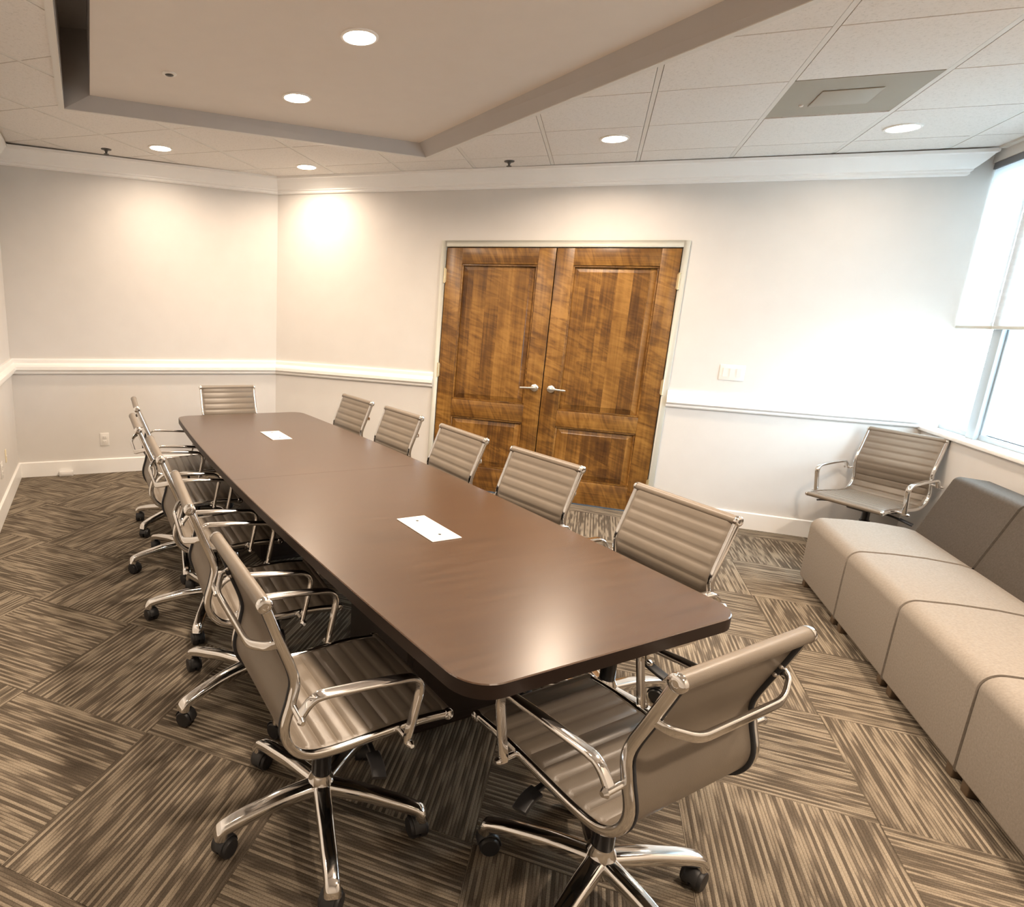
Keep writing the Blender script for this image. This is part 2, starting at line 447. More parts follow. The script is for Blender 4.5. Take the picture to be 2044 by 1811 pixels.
run('trim_1', (CR.x, 0), (2.60, 0), INY, CROWN, M['trim'], ea=mit, eb=1.0, zb=.012)
run('trim_2', CL, CR, N2, CROWN, M['trim'], ea=1, eb=-mit, za=.016)
run('trim_3', CL, BL, -U2, CROWN, M['trim'], ea=1, za=.016)
run('trim_4', (CR.x, 0), (DL-.045, 0), INY, RAIL, M['trim'], ea=mit)
run('trim_5', (DR+.045, 0), (XW-.004, 0), INY, RAIL, M['trim'])
run('trim_6', CL, CR, N2, RAIL, M['trim'], ea=1, eb=-mit)
run('trim_7', CL, BL, -U2, RAIL, M['trim'], ea=1)
run('baseboard_back', (CR.x, 0), (DL-.045, 0), INY, BASE, M['trim'], ea=mit)
run('baseboard_door', (DR+.045, 0), (XW, 0), INY, BASE, M['trim'])
run('baseboard_left', CL, CR, N2, BASE, M['trim'], ea=1, eb=-mit)
run('baseboard_side', CL, BL, -U2, BASE, M['trim'], ea=1)

# ------------------------------------------------------------------ ceiling: tray, tiles, grid
TH = .08
tray_lo = [Vector((-2.835, -2.175)), Vector((-.910, -.534)), Vector((1.55, -2.99)), Vector((-.45, -4.66))]
d1 = (Vector((1.055, -2.484))-Vector((-.91, -.534))).normalized(); tray_lo[2] = Vector((-.91, -.534))+d1*3.55
d2 = (Vector((-1.746, -3.281))-Vector((-2.835, -2.175))).normalized(); tray_lo[3] = Vector((-2.835, -2.175))+d2*3.55
tray_hi = [Vector((-2.691, -2.104)), Vector((-.947, -.607)), None, None]
e1 = (Vector((.795, -2.368))-Vector((-.947, -.607))).normalized(); tray_hi[2] = tray_hi[1]+e1*3.5
e2 = (Vector((-1.735, -3.088))-Vector((-2.691, -2.104))).normalized(); tray_hi[3] = tray_hi[0]+e2*3.55
if area2(tray_lo) < 0: tray_lo = tray_lo[::-1]; tray_hi = tray_hi[::-1]
def offset_poly(P, d):
    n = len(P); L_ = []
    for i in range(n):
        a, b = P[i], P[(i+1)%n]; t = (b-a).normalized(); nn = Vector((t.y, -t.x)); L_.append((a+nn*d, t))
    out = []
    for i in range(n):
        (p, t), (q, s) = L_[i-1], L_[i]
        k = ((q-p).x*s.y-(q-p).y*s.x)/(t.x*s.y-t.y*s.x); out.append(p+t*k)
    return out
tray_out = offset_poly(tray_lo, .035)
LEFT_SIDE = max(range(4), key=lambda i: -((tray_lo[i]+tray_lo[(i+1)%4])/2).dot(Vector((.719, .695))))
mb = MB()
for p in minus_convex(ROOM, tray_lo): mb.prism(p, H+.014, H+.05)
ceiling = mb.build('ceiling', M['gap'], kind='structure')
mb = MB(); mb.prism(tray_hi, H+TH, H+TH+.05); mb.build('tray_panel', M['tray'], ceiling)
for i in range(4):
    j = (i+1)%4; a, b, c, d_ = tray_lo[i], tray_lo[j], tray_hi[j], tray_hi[i]
    t = (b-a).normalized(); o_ = Vector((t.y, -t.x))*.03
    mb = MB()
    mb.add([(a.x, a.y, H-.006), (b.x, b.y, H-.006), (c.x, c.y, H+TH+.002), (d_.x, d_.y, H+TH+.002),
            (a.x+o_.x, a.y+o_.y, H-.006), (b.x+o_.x, b.y+o_.y, H-.006), (c.x+o_.x, c.y+o_.y, H+TH+.002), (d_.x+o_.x, d_.y+o_.y, H+TH+.002)],
           [(0,1,2,3), (4,7,6,5), (0,4,5,1), (3,2,6,7), (0,3,7,4), (1,5,6,2)])
    if i == LEFT_SIDE:   # this side is opened into an added deep slot so it goes dark
        mb = MB(); q = [a, b, c, d_]
        mb.add([(a.x, a.y, H-.006), (b.x, b.y, H-.006), (b.x, b.y, H+.45), (a.x, a.y, H+.45), (c.x, c.y, H+.45), (d_.x, d_.y, H+.45), (c.x, c.y, H+TH), (d_.x, d_.y, H+TH)],
               [(0,1,2,3), (3,2,4,5), (5,4,6,7), (1,6,4,2), (0,3,5,7)])
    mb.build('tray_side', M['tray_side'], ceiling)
    a2, b2 = tray_out[i], tray_out[j]
    mb = MB(); mb.prism([a, b, b2, a2], H-.010, H+.004); mb.build('tray_edge_trim', M['grid'], ceiling)
CEILP = [CR, CL, BL, Vector((2.735, YB)), Vector((2.735, 0))]
if area2(CEILP) < 0: CEILP = CEILP[::-1]
CEILP = [p for p in CEILP]
gx = lambda i: G*i
gy = lambda j: -.405-G*(j-1)
VENT = (2, 2)
HOLES = []
for i in range(-7, 5):
    for j in range(0, 12):
        x0, x1, y1, y0 = gx(i), gx(i+1), gy(j), gy(j+1)
        if (i, j) == VENT: continue
        e = .0145
        ey = .0045
        cell = [Vector((x0+e, y0+ey)), Vector((x1-e, y0+ey)), Vector((x1-e, y1-ey)), Vector((x0+e, y1-ey))]
        c = clip_convex(cell, CEILP)
        if len(c) < 3 or area2(c) < 1.5e-3: continue
        ctr = Vector(((x0+x1)/2, (y0+y1)/2))
        mb = MB()
        for p in minus_convex(c, tray_out):
            mb.prism([q-ctr for q in p], H-.006, H+.014)
        if not mb.v: continue
        o = mb.build('ceiling_tile', M['tile'], ceiling); o.location = (ctr.x, ctr.y, 0)
def grid_bar(poly, zb):
    c = clip_convex(poly, CEILP)
    if len(c) < 3: return
    mb = MB()
    for p in minus_convex(c, tray_out): mb.prism(p, zb, H+.014)
    if mb.v: mb.build('ceiling_grid_bar', M['grid'], ceiling)
for i in range(-7, 6):
    x = gx(i); grid_bar([Vector((x-.012, YB)), Vector((x+.012, YB)), Vector((x+.012, 0)), Vector((x-.012, 0))], H-.0045)
for j in range(1, 12):
    y = gy(j); grid_bar([Vector((-5, y-.008)), Vector((3, y-.008)), Vector((3, y+.008)), Vector((-5, y+.008))], H+.006)
# wall angle beside the window header
mb = MB(); mb.box(2.700, 2.735, YB, -.115, H-.020, H-.004); mb.build('trim_8', M['grid'], kind='structure')
mb = MB(); mb.box(2.712, 2.735, YB, -.02, H-.005, H+.013); mb.build('trim_9', M['gap'], kind='structure')  # dark-coloured strip standing in for the shaded gap above the angle

# ceiling air return in the grid
v = empty('air_return', (gx(2)+G/2, (gy(2)+gy(3))/2, H), 0, 'taupe square air return with a raised plaque set in the ceiling grid', 'vent')
mb = MB(); e = G/2-.0125; mb.box(-e, e, -e, e, -.004, .012); mb.build('vent_face', M['vent'], v)
mb = MB(); mb.box(-.13, .13, -.12, .12, -.010, -.004); mb.build('vent_plaque', M['vent2'], v, bevel=.003)
mb = MB(); mb.lathe((-.165, .10, -.004), [(.012, 0), (.010, -.006), (.004, -.008)]); mb.build('latch', M['plate'], v)

# ------------------------------------------------------------------ downlights
def downlight(x, y, z, label, group, r=.090, cone=158, power=1.0):
    t = empty('downlight', (x, y, z), 0, label, 'light', group)
    mb = MB(); seg = 40; prof = [(r, 0), (r, -.006), (r-.006, -.009), (r*.86, -.008), (r*.82, .0)]
    vs = []; fs = []
    for rr, h in prof: vs += [(rr*cos(2*pi*k/seg), rr*sin(2*pi*k/seg), h) for k in range(seg)]
    for a in range(len(prof)-1): fs += [(a*seg+k, a*seg+(k+1)%seg, (a+1)*seg+(k+1)%seg, (a+1)*seg+k) for k in range(seg)]
    mb.add(vs, fs, True); mb.build('trim_ring', M['trim'], t)
    mb = MB(); mb.lathe((0, 0, -.0035), [(r*.85, 0), (r*.84, -.003), (r*.5, -.005), (.01, -.0055)], seg=40); mb.build('lens', M['lens'], t)
    ld = bpy.data.lights.new('lamp_light', 'AREA'); ld.energy = LAMP_W*power; ld.color = WARM
    ld.shape = 'DISK'; ld.size = .15; ld.spread = radians(cone)
    lo = bpy.data.objects.new('lamp_light', ld); COL.objects.link(lo); lo.parent = t; lo.location = (0, 0, -.012)
    return t
ZC = H-.006; ZT = H+TH
downlight(-2.856, -1.217, ZC, 'lit round downlight in the tiles near the far left wall', 'ceiling downlights', power=0.42)
downlight(-1.982, -.418, ZC, 'lit round downlight in the tiles by the far corner of the walls', 'ceiling downlights', power=0.45)
downlight(.435, -.778, ZC, 'lit round downlight in the tiles before the double doors', 'ceiling downlights', power=.85)
downlight(2.003, -.675, ZC, 'lit round downlight nearest the window in the tiles', 'ceiling downlights', power=0.2)
downlight(-.73, -2.445, ZT, 'larger lit downlight in the recessed tray, nearest the camera', 'ceiling downlights', power=1.2)
downlight(-1.407, -1.751, ZT, 'lit downlight in the recessed tray, second from the camera', 'ceiling downlights', power=1.2)
# guessed downlights out of view, added to light the rest of the room
for k, (x, y, z) in enumerate([(-.05, -3.14, ZT), (.63, -3.83, ZT), (2.0, -2.75, ZC), (2.0, -4.8, ZC), (-1.35, -4.15, ZC)]):
    pw = (1.25, 1.25, 1.5, 1.5, .2)[k]
    downlight(x, y, z, ['tray downlight over the middle of the table, above the frame', 'tray downlight over the near table end, above the frame', 'tile downlight over the lounge seats, above the frame', 'tile downlight behind the camera on the window side', 'tile downlight behind the camera on the left'][k], 'downlights out of view', power=pw)
# fire sprinklers
def sprinkler(x, y, z, label, recess=False):
    t = empty('fire_sprinkler', (x, y, z), 0, label, 'sprinkler', 'fire sprinklers')
    mb = MB(); mb.lathe((0, 0, 0), [(.040, 0), (.038, -.005), (.020, -.008)]); mb.build('escutcheon', M['plate'] if recess else M['sprinkler'], t)
    if recess:
        mb = MB(); mb.lathe((0, 0, -.008), [(.024, 0), (.020, -.003), (.010, -.006), (.003, -.007)], seg=20); mb.build('head', M['sprinkler'], t); return
    mb = MB(); mb.lathe((0, 0, -.008), [(.017, 0), (.010, -.012), (.008, -.024), (.020, -.027), (.020, -.030), (.004, -.032)], seg=16); mb.build('head', M['sprinkler'], t)
sprinkler(-3.34, -1.27, ZC, 'dark sprinkler head by the far left wall')
sprinkler(-.309, -.29, ZC, 'dark sprinkler head near the crown above the doors')
sprinkler(-1.943, -2.282, ZT, 'sprinkler in a white ring in the recessed tray', True)

# ------------------------------------------------------------------ doors
def door_frame():
    mb = MB(); f = .048; ft = .056
    mb.box(DL-f, DL-.004, -.014, WALL_T, 0, DT+ft); mb.box(DR+.004, DR+f, -.014, WALL_T, 0, DT+ft)
    mb.box(DL-.004, DR+.004, -.014, WALL_T, DT+.004, DT+ft)
    mb.build('trim_10', M['frame'], bevel=.003, kind='structure')
door_frame()
def door(name, x0, x1, pan_up, pan_lo, hinge_x, hs):
    t = empty(name, ((x0+x1)/2, 0, 0)); t['kind'] = 'structure'
    cx = (x0+x1)/2; y0, y1 = -.004, .040; g = .0025
    a, b = x0+g-cx, x1-g-cx; pl, pr = pan_up[0]-cx, pan_up[1]-cx; zb, zt = .012, DT-.003
    def piece(n_, X0, X1, Z0, Z1, mat):
        mb = MB(); zc = (Z0+Z1)/2; xc = (X0+X1)/2
        mb.box(X0-xc, X1-xc, y0, y1, Z0-zc, Z1-zc); o = mb.build(n_, M[mat], t, bevel=.0025); o.location = (xc, 0, zc)
    piece('stile', a, pl, zb, zt, 'wood_v'); piece('stile', pr, b, zb, zt, 'wood_v')
    piece('cross_rail', pl, pr, pan_up[3], zt, 'wood_h'); piece('cross_rail', pl, pr, pan_lo[3], pan_up[2], 'wood_h'); piece('cross_rail', pl, pr, zb, pan_lo[2], 'wood_h')
    for (_, _, z0, z1) in (pan_up, pan_lo):
        xc, zc = (pl+pr)/2, (z0+z1)/2; hx, hz = (pr-pl)/2, (z1-z0)/2
        mb = MB(); rings = [(hx, hz, .022), (hx-.006, hz-.006, .024), (hx-.012, hz-.012, .022), (hx-.052, hz-.052, .012), (hx-.056, hz-.056, .009)]
        vs = [];
        for p, q, y in rings: vs += [(-p, y, -q), (p, y, -q), (p, y, q), (-p, y, q)]
        fs = [(4*r+k, 4*r+(k+1)%4, 4*r+4+(k+1)%4, 4*r+4+k) for r in range(4) for k in range(4)]+[(16, 17, 18, 19)]
        mb.add(vs, fs); o = mb.build('door_panel', M['wood_p'], t); o.location = (xc, 0, zc)
        mb = MB()   # moulding round the panel
        for (X0, X1, Z0, Z1) in ((-hx, hx, hz-.014, hz), (-hx, hx, -hz, -hz+.014), (-hx, -hx+.014, -hz+.014, hz-.014), (hx-.014, hx, -hz+.014, hz-.014)):
            mb.box(X0, X1, .004, .026, Z0, Z1)
        o = mb.build('panel_moulding', M['wood_v'], t, bevel=.004); o.location = (xc, 0, zc)
    for z in hs:
        mb = MB(); mb.cyl((0, 0, -.058), (0, 0, .058), .0085, seg=12)
        for k in (-.060, -.02, .02, .060): mb.cyl((0, 0, k-.003), (0, 0, k+.003), .0095, seg=12)
        mb.box(-.014, .014, .004, .0075, -.055, .055)
        o = mb.build('hinge', M['brass'], t); o.location = (hinge_x-cx, -.012, z)
    return t, cx
def lever(t, x, z, d):
    mb = MB(); mb.lathe((0, 0, 0), [(.033, -.004), (.033, -.012), (.028, -.018), (.013, -.020), (.012, -.050), (.006, -.052)], axis='Y', seg=28)
    h = mb.build('door_handle', M['nickel'], t); h.location = (x, 0, z)
    mb = MB(); path = fillet([(0, -.046, 0), (d*.03, -.050, .001), (d*.118, -.046, -.004)], .02)
    mb.sweep(path, rrect(.0105, .006, .005), (0, 0, 1), scale=lambda q: (1-.25*q, 1)); mb.build('lever', M['nickel'], h)
t, cx = door('door_1', DL, DM-.001, (-.677, -.045, .826, 2.0), (-.677, -.045, .226, .675), DL-.004, (1.90, 1.08, .23))
lever(t, DM-.063-cx, .985, -1)
t, cx = door('door_2', DM+.001, DR, (.236, .872, .806, 2.0), (.236, .872, .210, .671), DR+.004, (1.89, 1.07, .24))
lever(t, DM+.073-cx, .985, 1)
mb = MB(); mb.box(DL-.1, DR+.1, .06, .075, -.1, DT+.1); mb.build('wall_hall', M['gap'], kind='structure')

# ------------------------------------------------------------------ windows
mb = MB(); mb.box(2.685, GX+.02, WIN_END, -.002, .905, .930); mb.build('trim_11', M['trim'], bevel=.004, kind='structure')   # sill
bays = [(-.0, -.40), (-.495, WIN_END)]
for k, (ya, yb) in enumerate(bays):
    t = empty('window_%d' % (k+1), (GX, (ya+yb)/2, 0)); t['kind'] = 'structure'; yc = (ya+yb)/2
    mb = MB(); hy = (ya-yb)/2
    mb.box(-.02, .03, -hy, hy, .930, .962); mb.box(-.02, .03, -hy, hy, 2.62, 2.70)
    if k: mb.box(-.02, .03, hy-.02, hy, .962, 2.62)
    if k < 1: mb.box(-.045, .05, -hy-.095, -hy, .930, 2.70)
    mb.build('window_frame', M['alu'], t, bevel=.003)
    mb = MB(); mb.box(.006, .012, -hy, hy-(.02 if k else .001), .962, 2.62); mb.build('pane', M['glass'], t)
SH = [(-.006, -.425), (-.435, WIN_END-.02)]
labs = ['narrow white cellular shade half lowered beside the door wall', 'wide white cellular shade half lowered, next after the narrow one']
for k, (ya, yb) in enumerate(SH):
    t = empty('window_shade', (2.765, (ya+yb)/2, 0), 0, labs[k], 'blind', 'white window shades'); hy = (ya-yb)/2
    mb = MB(); n = 50; z0, z1 = 1.635, 2.625; vs = []; fs = []
    for s in (-1, 1):
        for i in range(n+1):
            zz = z0+(z1-z0)*i/n; off = .0012*(1 if i % 2 else -1)
            vs += [(s*.012+s*off, -hy, zz), (s*.012+s*off, hy, zz)]
    m2 = 2*(n+1)
    for i in range(n):
        fs += [(2*i, 2*i+1, 2*i+3, 2*i+2), (m2+2*i, m2+2*i+2, m2+2*i+3, m2+2*i+1)]
    mb.add(vs, fs); mb.build('shade_fabric', M['shade'], t)
    mb = MB(); mb.box(-.016, .016, -hy, hy, 1.615, 1.635); mb.build('bottom_rail', M['frame'], t, bevel=.003)
    mb = MB(); mb.box(-.024, .020, -hy, hy, 2.625, 2.664); mb.build('headrail', M['rail_dark'], t, bevel=.003)
# outside: pale pavement
mb = MB(); mb.box(3.2, 60, -40, 40, -.35, -.25); o = mb.build('pavement', M['ground'], kind='structure')

# ------------------------------------------------------------------ switch and outlets
def on_wall(name, pos, face, label, cat, group=None):
    """an Empty whose -Y looks into the room"""
    t = empty(name, pos, math.atan2(face.x, -face.y), label, cat, group); return t
t = on_wall('light_switch', (1.481, 0, 1.22), Vector((0, -1)), 'white three-gang rocker light switch right of the double doors', 'switch')
mb = MB(); mb.box(-.086, .086, -.006, 0, -.060, .060); mb.build('switch_plate', M['plate'], t, bevel=.003)
for k in (-1, 0, 1):
    mb = MB(); mb.add([(-.0165, -.006, -.033), (.0165, -.006, -.033), (.0165, -.006, .033), (-.0165, -.006, .033), (-.0165, -.008, -.033), (.0165, -.008, -.033), (.0165, -.012, .033), (-.0165, -.012, .033)],
        [(0,1,2,3), (4,7,6,5), (0,4,5,1), (1,5,6,2), (2,6,7,3), (3,7,4,0)])
    o = mb.build('rocker', M['plate'], t); o.location.x = k*.046
def outlet(pos, face, label, mat='plate'):
    t = on_wall('wall_outlet', pos, face, label, 'outlet', 'wall outlets')
    mb = MB(); mb.box(-.039, .039, -.006, 0, -.060, .060); mb.build('outlet_plate', M[mat], t, bevel=.003)
    for z in (-.022, .022):
        mb = MB(); mb.box(-.017, .017, -.009, -.006, z-.015, z+.015); s = mb.build('socket', M[mat], t, bevel=.003)
        mb = MB(); mb.box(-.008, -.006, -.0095, -.008, z-.004, z+.005); mb.box(.006, .008, -.0095, -.008, z-.004, z+.005); mb.build('slots', M['screw'], s)
outlet(sw(0, 1.622, .316), N2, 'white duplex outlet low on the far left wall')
outlet(sw(1.02, FARW, .33), -U2, 'white outlet at the left picture edge, above the baseboard')
t = on_wall('wall_jack', sw(.76, FARW, .375), -U2, 'small cream wall jack near the left picture edge', 'jack')
mb = MB(); mb.box(-.022, .022, -.006, 0, -.05, .05); mb.build('jack_plate', M['cream'], t, bevel=.003)
mb = MB(); mb.lathe((0, -.006, 0), [(.008, 0), (.008, -.004), (.003, -.006)], axis='Y', seg=12); mb.build('jack_port', M['plate'], t)
t = on_wall('floor_box', sw(.03, 1.958, 0), N2, 'low white box on the carpet against the far baseboard', 'box')
mb = MB(); mb.box(-.058, .058, -.03, .012, 0, .045); mb.build('box_body', M['plate'], t, bevel=.004)
mb = MB(); mb.box(-.044, .044, -.033, -.03, .008, .036); mb.build('box_cover', M['plate'], t, bevel=.001)

# ------------------------------------------------------------------ conference table
TC = Vector((-.7016, -2.6153)); TA = radians(-42.918)
tb = empty('conference_table', (TC.x, TC.y, 0), TA, 'long dark walnut boat-shaped conference table with rounded corners', 'table')
X0, X1, YS = -1.862, 1.830, .012
def half(x): return .557-.064*(x/1.84)**2
def outline(inset=0):
    xs = [X0+.10+(X1-X0-.20)*k/24 for k in range(25)]
    top = [Vector((x, YS+half(x)-inset)) for x in xs]; bot = [Vector((x, YS-half(x)+inset)) for x in xs[::-1]]
    def corner(cx, cy, a0):
        r = .10; return [Vector((cx+(r-inset)*cos(a0+pi/2*k/8), cy+(r-inset)*sin(a0+pi/2*k/8))) for k in range(9)]
    hR, hL = half(X1-.1), half(X0+.1)
    p = corner(X1-.1, YS-hR+.1, -pi/2)+corner(X1-.1, YS+hR-.1, 0)+top[::-1][1:-1]+corner(X0+.1, YS+hL-.1, pi/2)+corner(X0+.1, YS-hL+.1, pi)+bot[::-1][1:-1]
    return p
out = outline()
def split(poly, x, right):   # two leaves meet at a hairline seam
    return clip(poly, Vector((x, -5)), Vector((x, 5)), not right)
for right in (False, True):
    p = split(out, -.025+(.0008 if right else -.0008), right)
    pi_ = split(outline(.003), -.025+(.0008 if right else -.0008), right)
    mb = MB(); n = len(p)
    if len(pi_) == n:
        vs = [(q.x, q.y, .7375) for q in p]+[(q.x, q.y, .740) for q in pi_]
        mb.add(vs, [(i, (i+1)%n, n+(i+1)%n, n+i) for i in range(n)]+[tuple(range(n, 2*n))])
    else: mb.prism(p, .7375, .740)
    mb.build('table_leaf', M['table'], tb)
mb = MB(); mb.prism(out, .700, .7376, True); mb.build('edge_band', M['edge'], tb)
for s in (-1, 1):
    mb = MB(); c = s*.88
    mb.box(c-.235, c+.235, YS-.215, YS+.235, .03, .70); mb.box(c-.215, c+.215, YS-.195, YS+.215, 0, .03)
    pd = mb.build('pedestal', M['panel_dark'], tb, bevel=.004)
    for e_ in (-1, 1):
        mb = MB(); mb.box(c+e_*.236-.003, c+e_*.236+.003, YS-.19, YS+.21, .06, .67); mb.build('access_panel', M['panel_dark'], pd, bevel=.002)
mb = MB(); mb.box(-.645, .645, YS-.02, YS+.02, .30, .70); mb.build('centre_beam', M['panel_dark'], tb, bevel=.003)
def power_plate(x, lab, yo=.003):
    t = empty('power_plate', (0, 0, 0), TA, lab, 'power plate', 'power plates in the table')
    p = TC+Matrix.Rotation(TA, 2) @ Vector((x, yo)); t.location = (p.x, p.y, .740)
    mb = MB(); mb.box(-.135, .135, -.066, .066, 0, .004); mb.build('plate', M['plate'], t, bevel=.0015)
    mb = MB(); mb.box(-.120, .120, -.052, .052, .004, .0048); mb.build('lid', M['plate'], t)
    for k in (-1, 1):
        mb = MB(); mb.lathe((k*.082, 0, .0048), [(.006, 0), (.006, .0012), (.003, .0016)], seg=14); mb.build('latch_button', M['screw'], t)
power_plate(-.985, 'white power plate in the far half of the table')
power_plate(.883, 'white power plate with two dark buttons in the near half of the table')

# ------------------------------------------------------------------ office chair
XT, ZT_, XF, ZF = -.262, .890, .290, .447
prof = catmull([(XF, 0, ZF), (.19, 0, .452), (.06, 0, .446), (-.07, 0, .440), (-.145, 0, .450), (-.190, 0, .488), (-.206, 0, .545), (-.188, 0, .62), (-.183, 0, .68), (-.222, 0, .785), (XT, 0, ZT_)], 10)
# resample evenly
acc = [0.0]
for a, b in zip(prof, prof[1:]): acc.append(acc[-1]+(b-a).length)
LEN = acc[-1]
def at(s):
    s = max(0, min(LEN, s))
    for i in range(len(acc)-1):
        if acc[i+1] >= s:
            t = (s-acc[i])/max(1e-9, acc[i+1]-acc[i]); return prof[i].lerp(prof[i+1], t)
    return prof[-1]
def nrm(s):
    t = (at(s+.004)-at(s-.004)).normalized(); return Vector((t.z, 0, -t.x))
S_SPLIT = min((acc[i] for i in range(len(acc)) if prof[i].x < -.185 and prof[i].z < .50), default=.5)
RW = .226                      # half width to the rail centre
HWD = RW-.006
NR = 19; PITCH = LEN/NR
def sling(s0, s1):
    mb = MB(); k = max(8, int((s1-s0)/PITCH*7)); cols = [-1, -.985, -.95, -.91, .91, .95, .985, 1]; vs = []
    for i in range(k+1):
        s = s0+(s1-s0)*i/k; p = at(s); n_ = nrm(s); ph = (s % PITCH)/PITCH
        bump = .0080*(1-abs(2*ph-1)**4.5)-.001
        for c in cols:
            q = p+Vector((0, c*HWD, 0)); a = 1.0 if abs(c) < .92 else (.5 if abs(c) < .96 else 0)
            vs.append(q+n_*(.007+bump*a))
        for c in cols[::-1]: vs.append(p+Vector((0, c*(HWD-.008), 0))-n_*.003)
    m = 16
    mb.add(vs, [(i*m+j, i*m+(j+1)%m, (i+1)*m+(j+1)%m, (i+1)*m+j) for i in range(k) for j in range(m)], True)
    mb.add(vs, [tuple(range(m)), tuple(range(k*m, (k+1)*m))[::-1]])
    return mb
def make_chair():
    root = empty('office_chair', (0, 0, 0))
    mb = sling(.012, S_SPLIT); mb.cyl((XF, -HWD-.004, ZF), (XF, HWD+.004, ZF), .0155, seg=14); mb.build('seat', M['leather'], root)
    mb = sling(S_SPLIT, LEN-.010); mb.cyl((XT, -HWD-.004, ZT_), (XT, HWD+.004, ZT_), .0185, seg=16); bk = mb.build('backrest', M['leather'], root)
    for y in (-1, 1):
        for (x, z, r) in ((XF, ZF, .0165), (XT, ZT_, .020)):
            mb = MB(); mb.lathe((x, y*(HWD+.003), z), [(r, 0), (r, y*.010), (r*.85, y*.0135), (r*.4, y*.014), (r*.35, y*.012)], axis='Y', seg=18)
            mb.build('end_cap', M['chrome'], root)
        path = [at(LEN*i/64)+Vector((0, y*RW, 0)) for i in range(65)]
        mb = MB(); mb.sweep(path, rrect(.0095, .0125, .007), (0, 1, 0)); mb.build('side_rail', M['chrome'], root)
        path = [at(.02+(LEN-.04)*i/60)+nrm(.02+(LEN-.04)*i/60)*-.005+Vector((0, y*(RW-.0125), 0)) for i in range(61)]
        mb = MB(); mb.sweep(path, rrect(.004, .0082, .003, 2), (0, 1, 0)); mb.build('edge_piping', M['piping'], root)
        # armrest: post, flat top, drop to the rear bracket
        pth = fillet([(.128, y*.268, .432), (.168, y*.272, .628), (.02, y*.274, .643), (-.150, y*.272, .650), (-.186, y*.268, .596)], .055, 7)
        def wide(q): return (1.0 if .35 < q < .8 else .85, 1.0)
        mb = MB(); mb.sweep(pth, rrect(.0165, .0080, .007), (0, 1, 0), scale=wide)
        arm = mb.build('armrest', M['chrome'], root)
        for (x, z) in ((.130, .438), (-.186, .600)):
            mb = MB(); mb.cyl((x, y*(RW+.004), z+.004), (x, y*.290, z), .0085, seg=12); mb.cyl((x, y*.286, z), (x, y*.296, z), .0115, .006, seg=12)
            mb.build('bracket', M['chrome'], arm)
    # chrome brace behind the back
    pb = at(LEN-.115)
    pts = [(pb.x-.004, -RW, pb.z), (pb.x-.032, -RW+.012, pb.z-.008), (pb.x-.058, -.150, pb.z-.030), (pb.x-.058, .150, pb.z-.030), (pb.x-.032, RW-.012, pb.z-.008), (pb.x-.004, RW, pb.z)]
    mb = MB(); mb.sweep(fillet(pts, .03, 5), rrect(.0115, .0065, .005), (0, 0, 1))
    for y in (-1, 1):
        for dz in (-.012, .014): mb.lathe((pb.x-.008-dz*.35, y*(RW-.012), pb.z+dz), [(.0065, 0), (.006, y*-.006), (.002, y*-.008)], axis='Y', seg=10)
    mb.build('back_brace', M['chrome'], root)
    # mechanism
    mb = MB(); mb.box(-.10, .14, -.055, .055, .385, .425); mb.box(-.07, .12, -.205, -.175, .418, .432); mb.box(-.07, .12, .175, .205, .418, .432)
    for x in (-.045, .085): mb.box(x-.02, x+.02, -.215, .215, .420, .432)
    mb.build('mechanism', M['black'], root, bevel=.004)
    for y in (-1, 1):
        mb = MB(); p = fillet([(.06, y*.05, .400), (.065, y*.15, .392), (.055, y*.235, .378)], .03)
        mb.sweep(p, rrect(.008, .006, .004), (1, 0, 0))
        pp = [(.055, y*.215, .382), (.052, y*.25, .374), (.040, y*.285, .362)]
        mb.sweep(fillet(pp, .02), rrect(.020, .006, .005), (1, 0, 0)); mb.build('lever', M['black'], root)
    mb = MB(); mb.lathe((0, 0, 0), [(.030, .165), (.030, .30), (.024, .302), (.022, .390)], seg=20); mb.build('gas_column', M['column'], root)
    mb = MB(); mb.lathe((0, 0, 0), [(.030, .082), (.040, .092), (.044, .125), (.038, .158), (.032, .172), (.031, .176)], seg=24); mb.build('hub', M['chrome'], root)
    # five-star base, legs and casters
    base = MB(); path = fillet([(.020, 0, .128), (.14, 0, .122), (.262, 0, .102), (.312, 0, .088), (.318, 0, .064)], .03, 4)
    base.sweep(path, rrect(.027, .0175, .013), (0, 1, 0), scale=lambda q: (1.0-.30*q+.7*max(0, q-.72), 1.2-.30*q+.6*max(0, q-.72)))
    leg0 = base.build('base_leg', M['chrome'], root)
    cs = MB()
    for y in (-1, 1): cs.lathe((0, y*.012, .0275), [(.010, y*-.010), (.0265, y*-.009), (.0275, y*-.004), (.0275, y*.008), (.024, y*.013), (.010, y*.014)], axis='Y', seg=20)
    hood = [(.031*cos(radians(a)), 0, .0275+.031*sin(radians(a))) for a in range(10, 180, 14)]
    cs.sweep(hood, rrect(.017, .002, .0018, 1), (0, 1, 0)); cs.cyl((.014, 0, .050), (.014, 0, .068), .008, seg=10)
    c0 = cs.build('caster', M['black'], leg0); c0.location = (.304, 0, 0); c0.rotation_euler.z = .5; c0.scale = (1.12, 1.12, 1.12)
    for k in range(1, 5):
        l = leg0.copy(); COL.objects.link(l); l.parent = root; l.rotation_euler.z = 2*pi*k/5
        c = c0.copy(); COL.objects.link(c); c.parent = l; c.rotation_euler.z = random.uniform(-1.6, 1.6)
    return root
PROTO = make_chair()
def dup(root):
    r = root.copy(); COL.objects.link(r)
    for ch in list(root.children):
        c = ch.copy(); COL.objects.link(c); c.parent = r
        for g in ch.children:
            d = g.copy(); COL.objects.link(d); d.parent = c
    return r
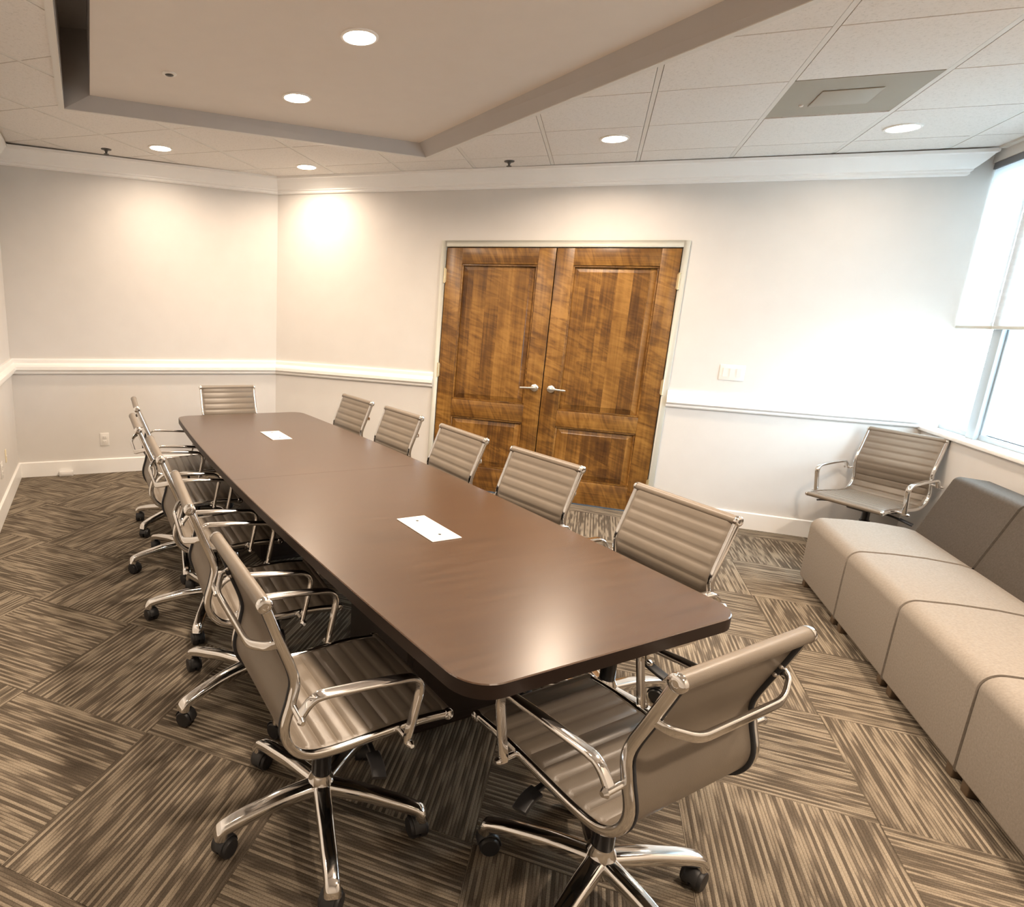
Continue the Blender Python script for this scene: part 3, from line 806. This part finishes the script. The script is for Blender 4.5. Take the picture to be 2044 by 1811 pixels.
CH = [
 ('E', -.1580, -3.9632, .8287, -3.1285, 'taupe office chair at the near left corner of the table, nearest of the left row'),
 ('F', .6542, -3.8994, 2.4238, -5.6719, 'taupe office chair turned to the near end of the table, its back to the camera'),
 ('D', -.6930, -3.4784, .7520, 1.0489, 'taupe office chair on the left side of the table, second from the camera'),
 ('C', -1.2196, -2.9782, .7812, .5257, 'taupe office chair on the left side of the table, third from the camera'),
 ('B', -1.7352, -2.5129, .7783, .8273, 'taupe office chair on the left side of the table, fourth from the camera'),
 ('A', -2.1893, -1.9814, .7523, .0342, 'taupe office chair on the left side of the table, farthest from the camera'),
 ('G', -2.194, -1.204, -.7550, .83, 'taupe office chair at the far end of the table, facing the camera'),
 ('H1', -1.3770, -1.2130, -2.2707, .3, 'taupe office chair on the door side of the table, farthest from the camera'),
 ('H2', -.8773, -1.6326, -2.2862, .27, 'taupe office chair on the door side, second from the far end, left of the doors'),
 ('H3', -.3714, -2.1228, -2.3503, .1, 'taupe office chair on the door side, in front of the left door leaf'),
 ('H4', .1438, -2.5678, -2.2716, .6, 'taupe office chair on the door side, in front of the right door leaf'),
 ('H5', .6766, -3.0390, -2.3971, .6532, 'taupe office chair on the door side, nearest the camera, by the table corner'),
 ('K', 2.3543, -.4150, 3.9027, .8249, 'taupe office chair alone in the corner under the window, behind the bench'),
]
for k, (nm, x, y, yaw, bz, lab) in enumerate(CH):
    o = PROTO if k == 0 else dup(PROTO)
    o.location = (x, y, 0); o.rotation_euler = (0, 0, yaw); o['label'] = lab; o['category'] = 'chair'; o['group'] = 'taupe office chairs'
    legs = [c for c in o.children if c.name.startswith('base_leg')]
    for i, l in enumerate(legs): l.rotation_euler.z = bz+2*pi*i/5

# ------------------------------------------------------------------ lounge bench of modular seats
def seat_unit(y1, label):
    y0 = y1-.612; yc = (y0+y1)/2
    t = empty('lounge_seat', (1.85, yc, 0), 0, label, 'seat', 'modular lounge seats along the window')
    h = .3062
    def cushion(name, prof, mat, r, crown=0):
        mb = MB(); n = len(prof); vs = [(p[0], y, p[1]) for y in (-h, h) for p in prof]
        mb.add(vs, [(i, (i+1)%n, n+(i+1)%n, n+i) for i in range(n)]+[tuple(range(n)), tuple(range(n, 2*n))])
        return mb.build(name, M[mat], t, bevel=r, bseg=4)
    def arc(cx, cz, r, a0, a1, n=6): return [(cx+r*cos(radians(a0+(a1-a0)*i/n)), cz+r*sin(radians(a0+(a1-a0)*i/n))) for i in range(n+1)]
    pr = arc(.015, .063, .015, 270, 180, 3)+arc(.065, .378, .065, 180, 97, 8)+[(.18, .452), (.32, .455), (.46, .447), (.56, .425), (.60, .40), (.60, .048)]
    cushion('seat_cushion', pr, 'felt_light', .005)
    cushion('back_cushion', [(.49, .37), (.50, .30), (.62, .10), (.80, .10), (.80, .752)]+arc(.775, .752, .025, 0, 80, 3)+arc(.655, .748, .038, 95, 160, 4), 'felt_dark', .006)
    for yy in (-h+.05, h-.05):
        for xx in (.035, .55):
            mb = MB(); mb.box(xx-.022, xx+.022, yy-.022, yy+.022, 0, .055); mb.build('foot', M['foot'], t, bevel=.004)
for k, lab in enumerate(['grey felt lounge seat with dark back, farthest, beside the corner chair', 'grey felt lounge seat with dark back, second from the corner chair',
                         'grey felt lounge seat, third from the corner chair', 'grey felt lounge seat in the lower right picture corner, nearest the camera']):
    seat_unit(-1.065-.615*k, lab)
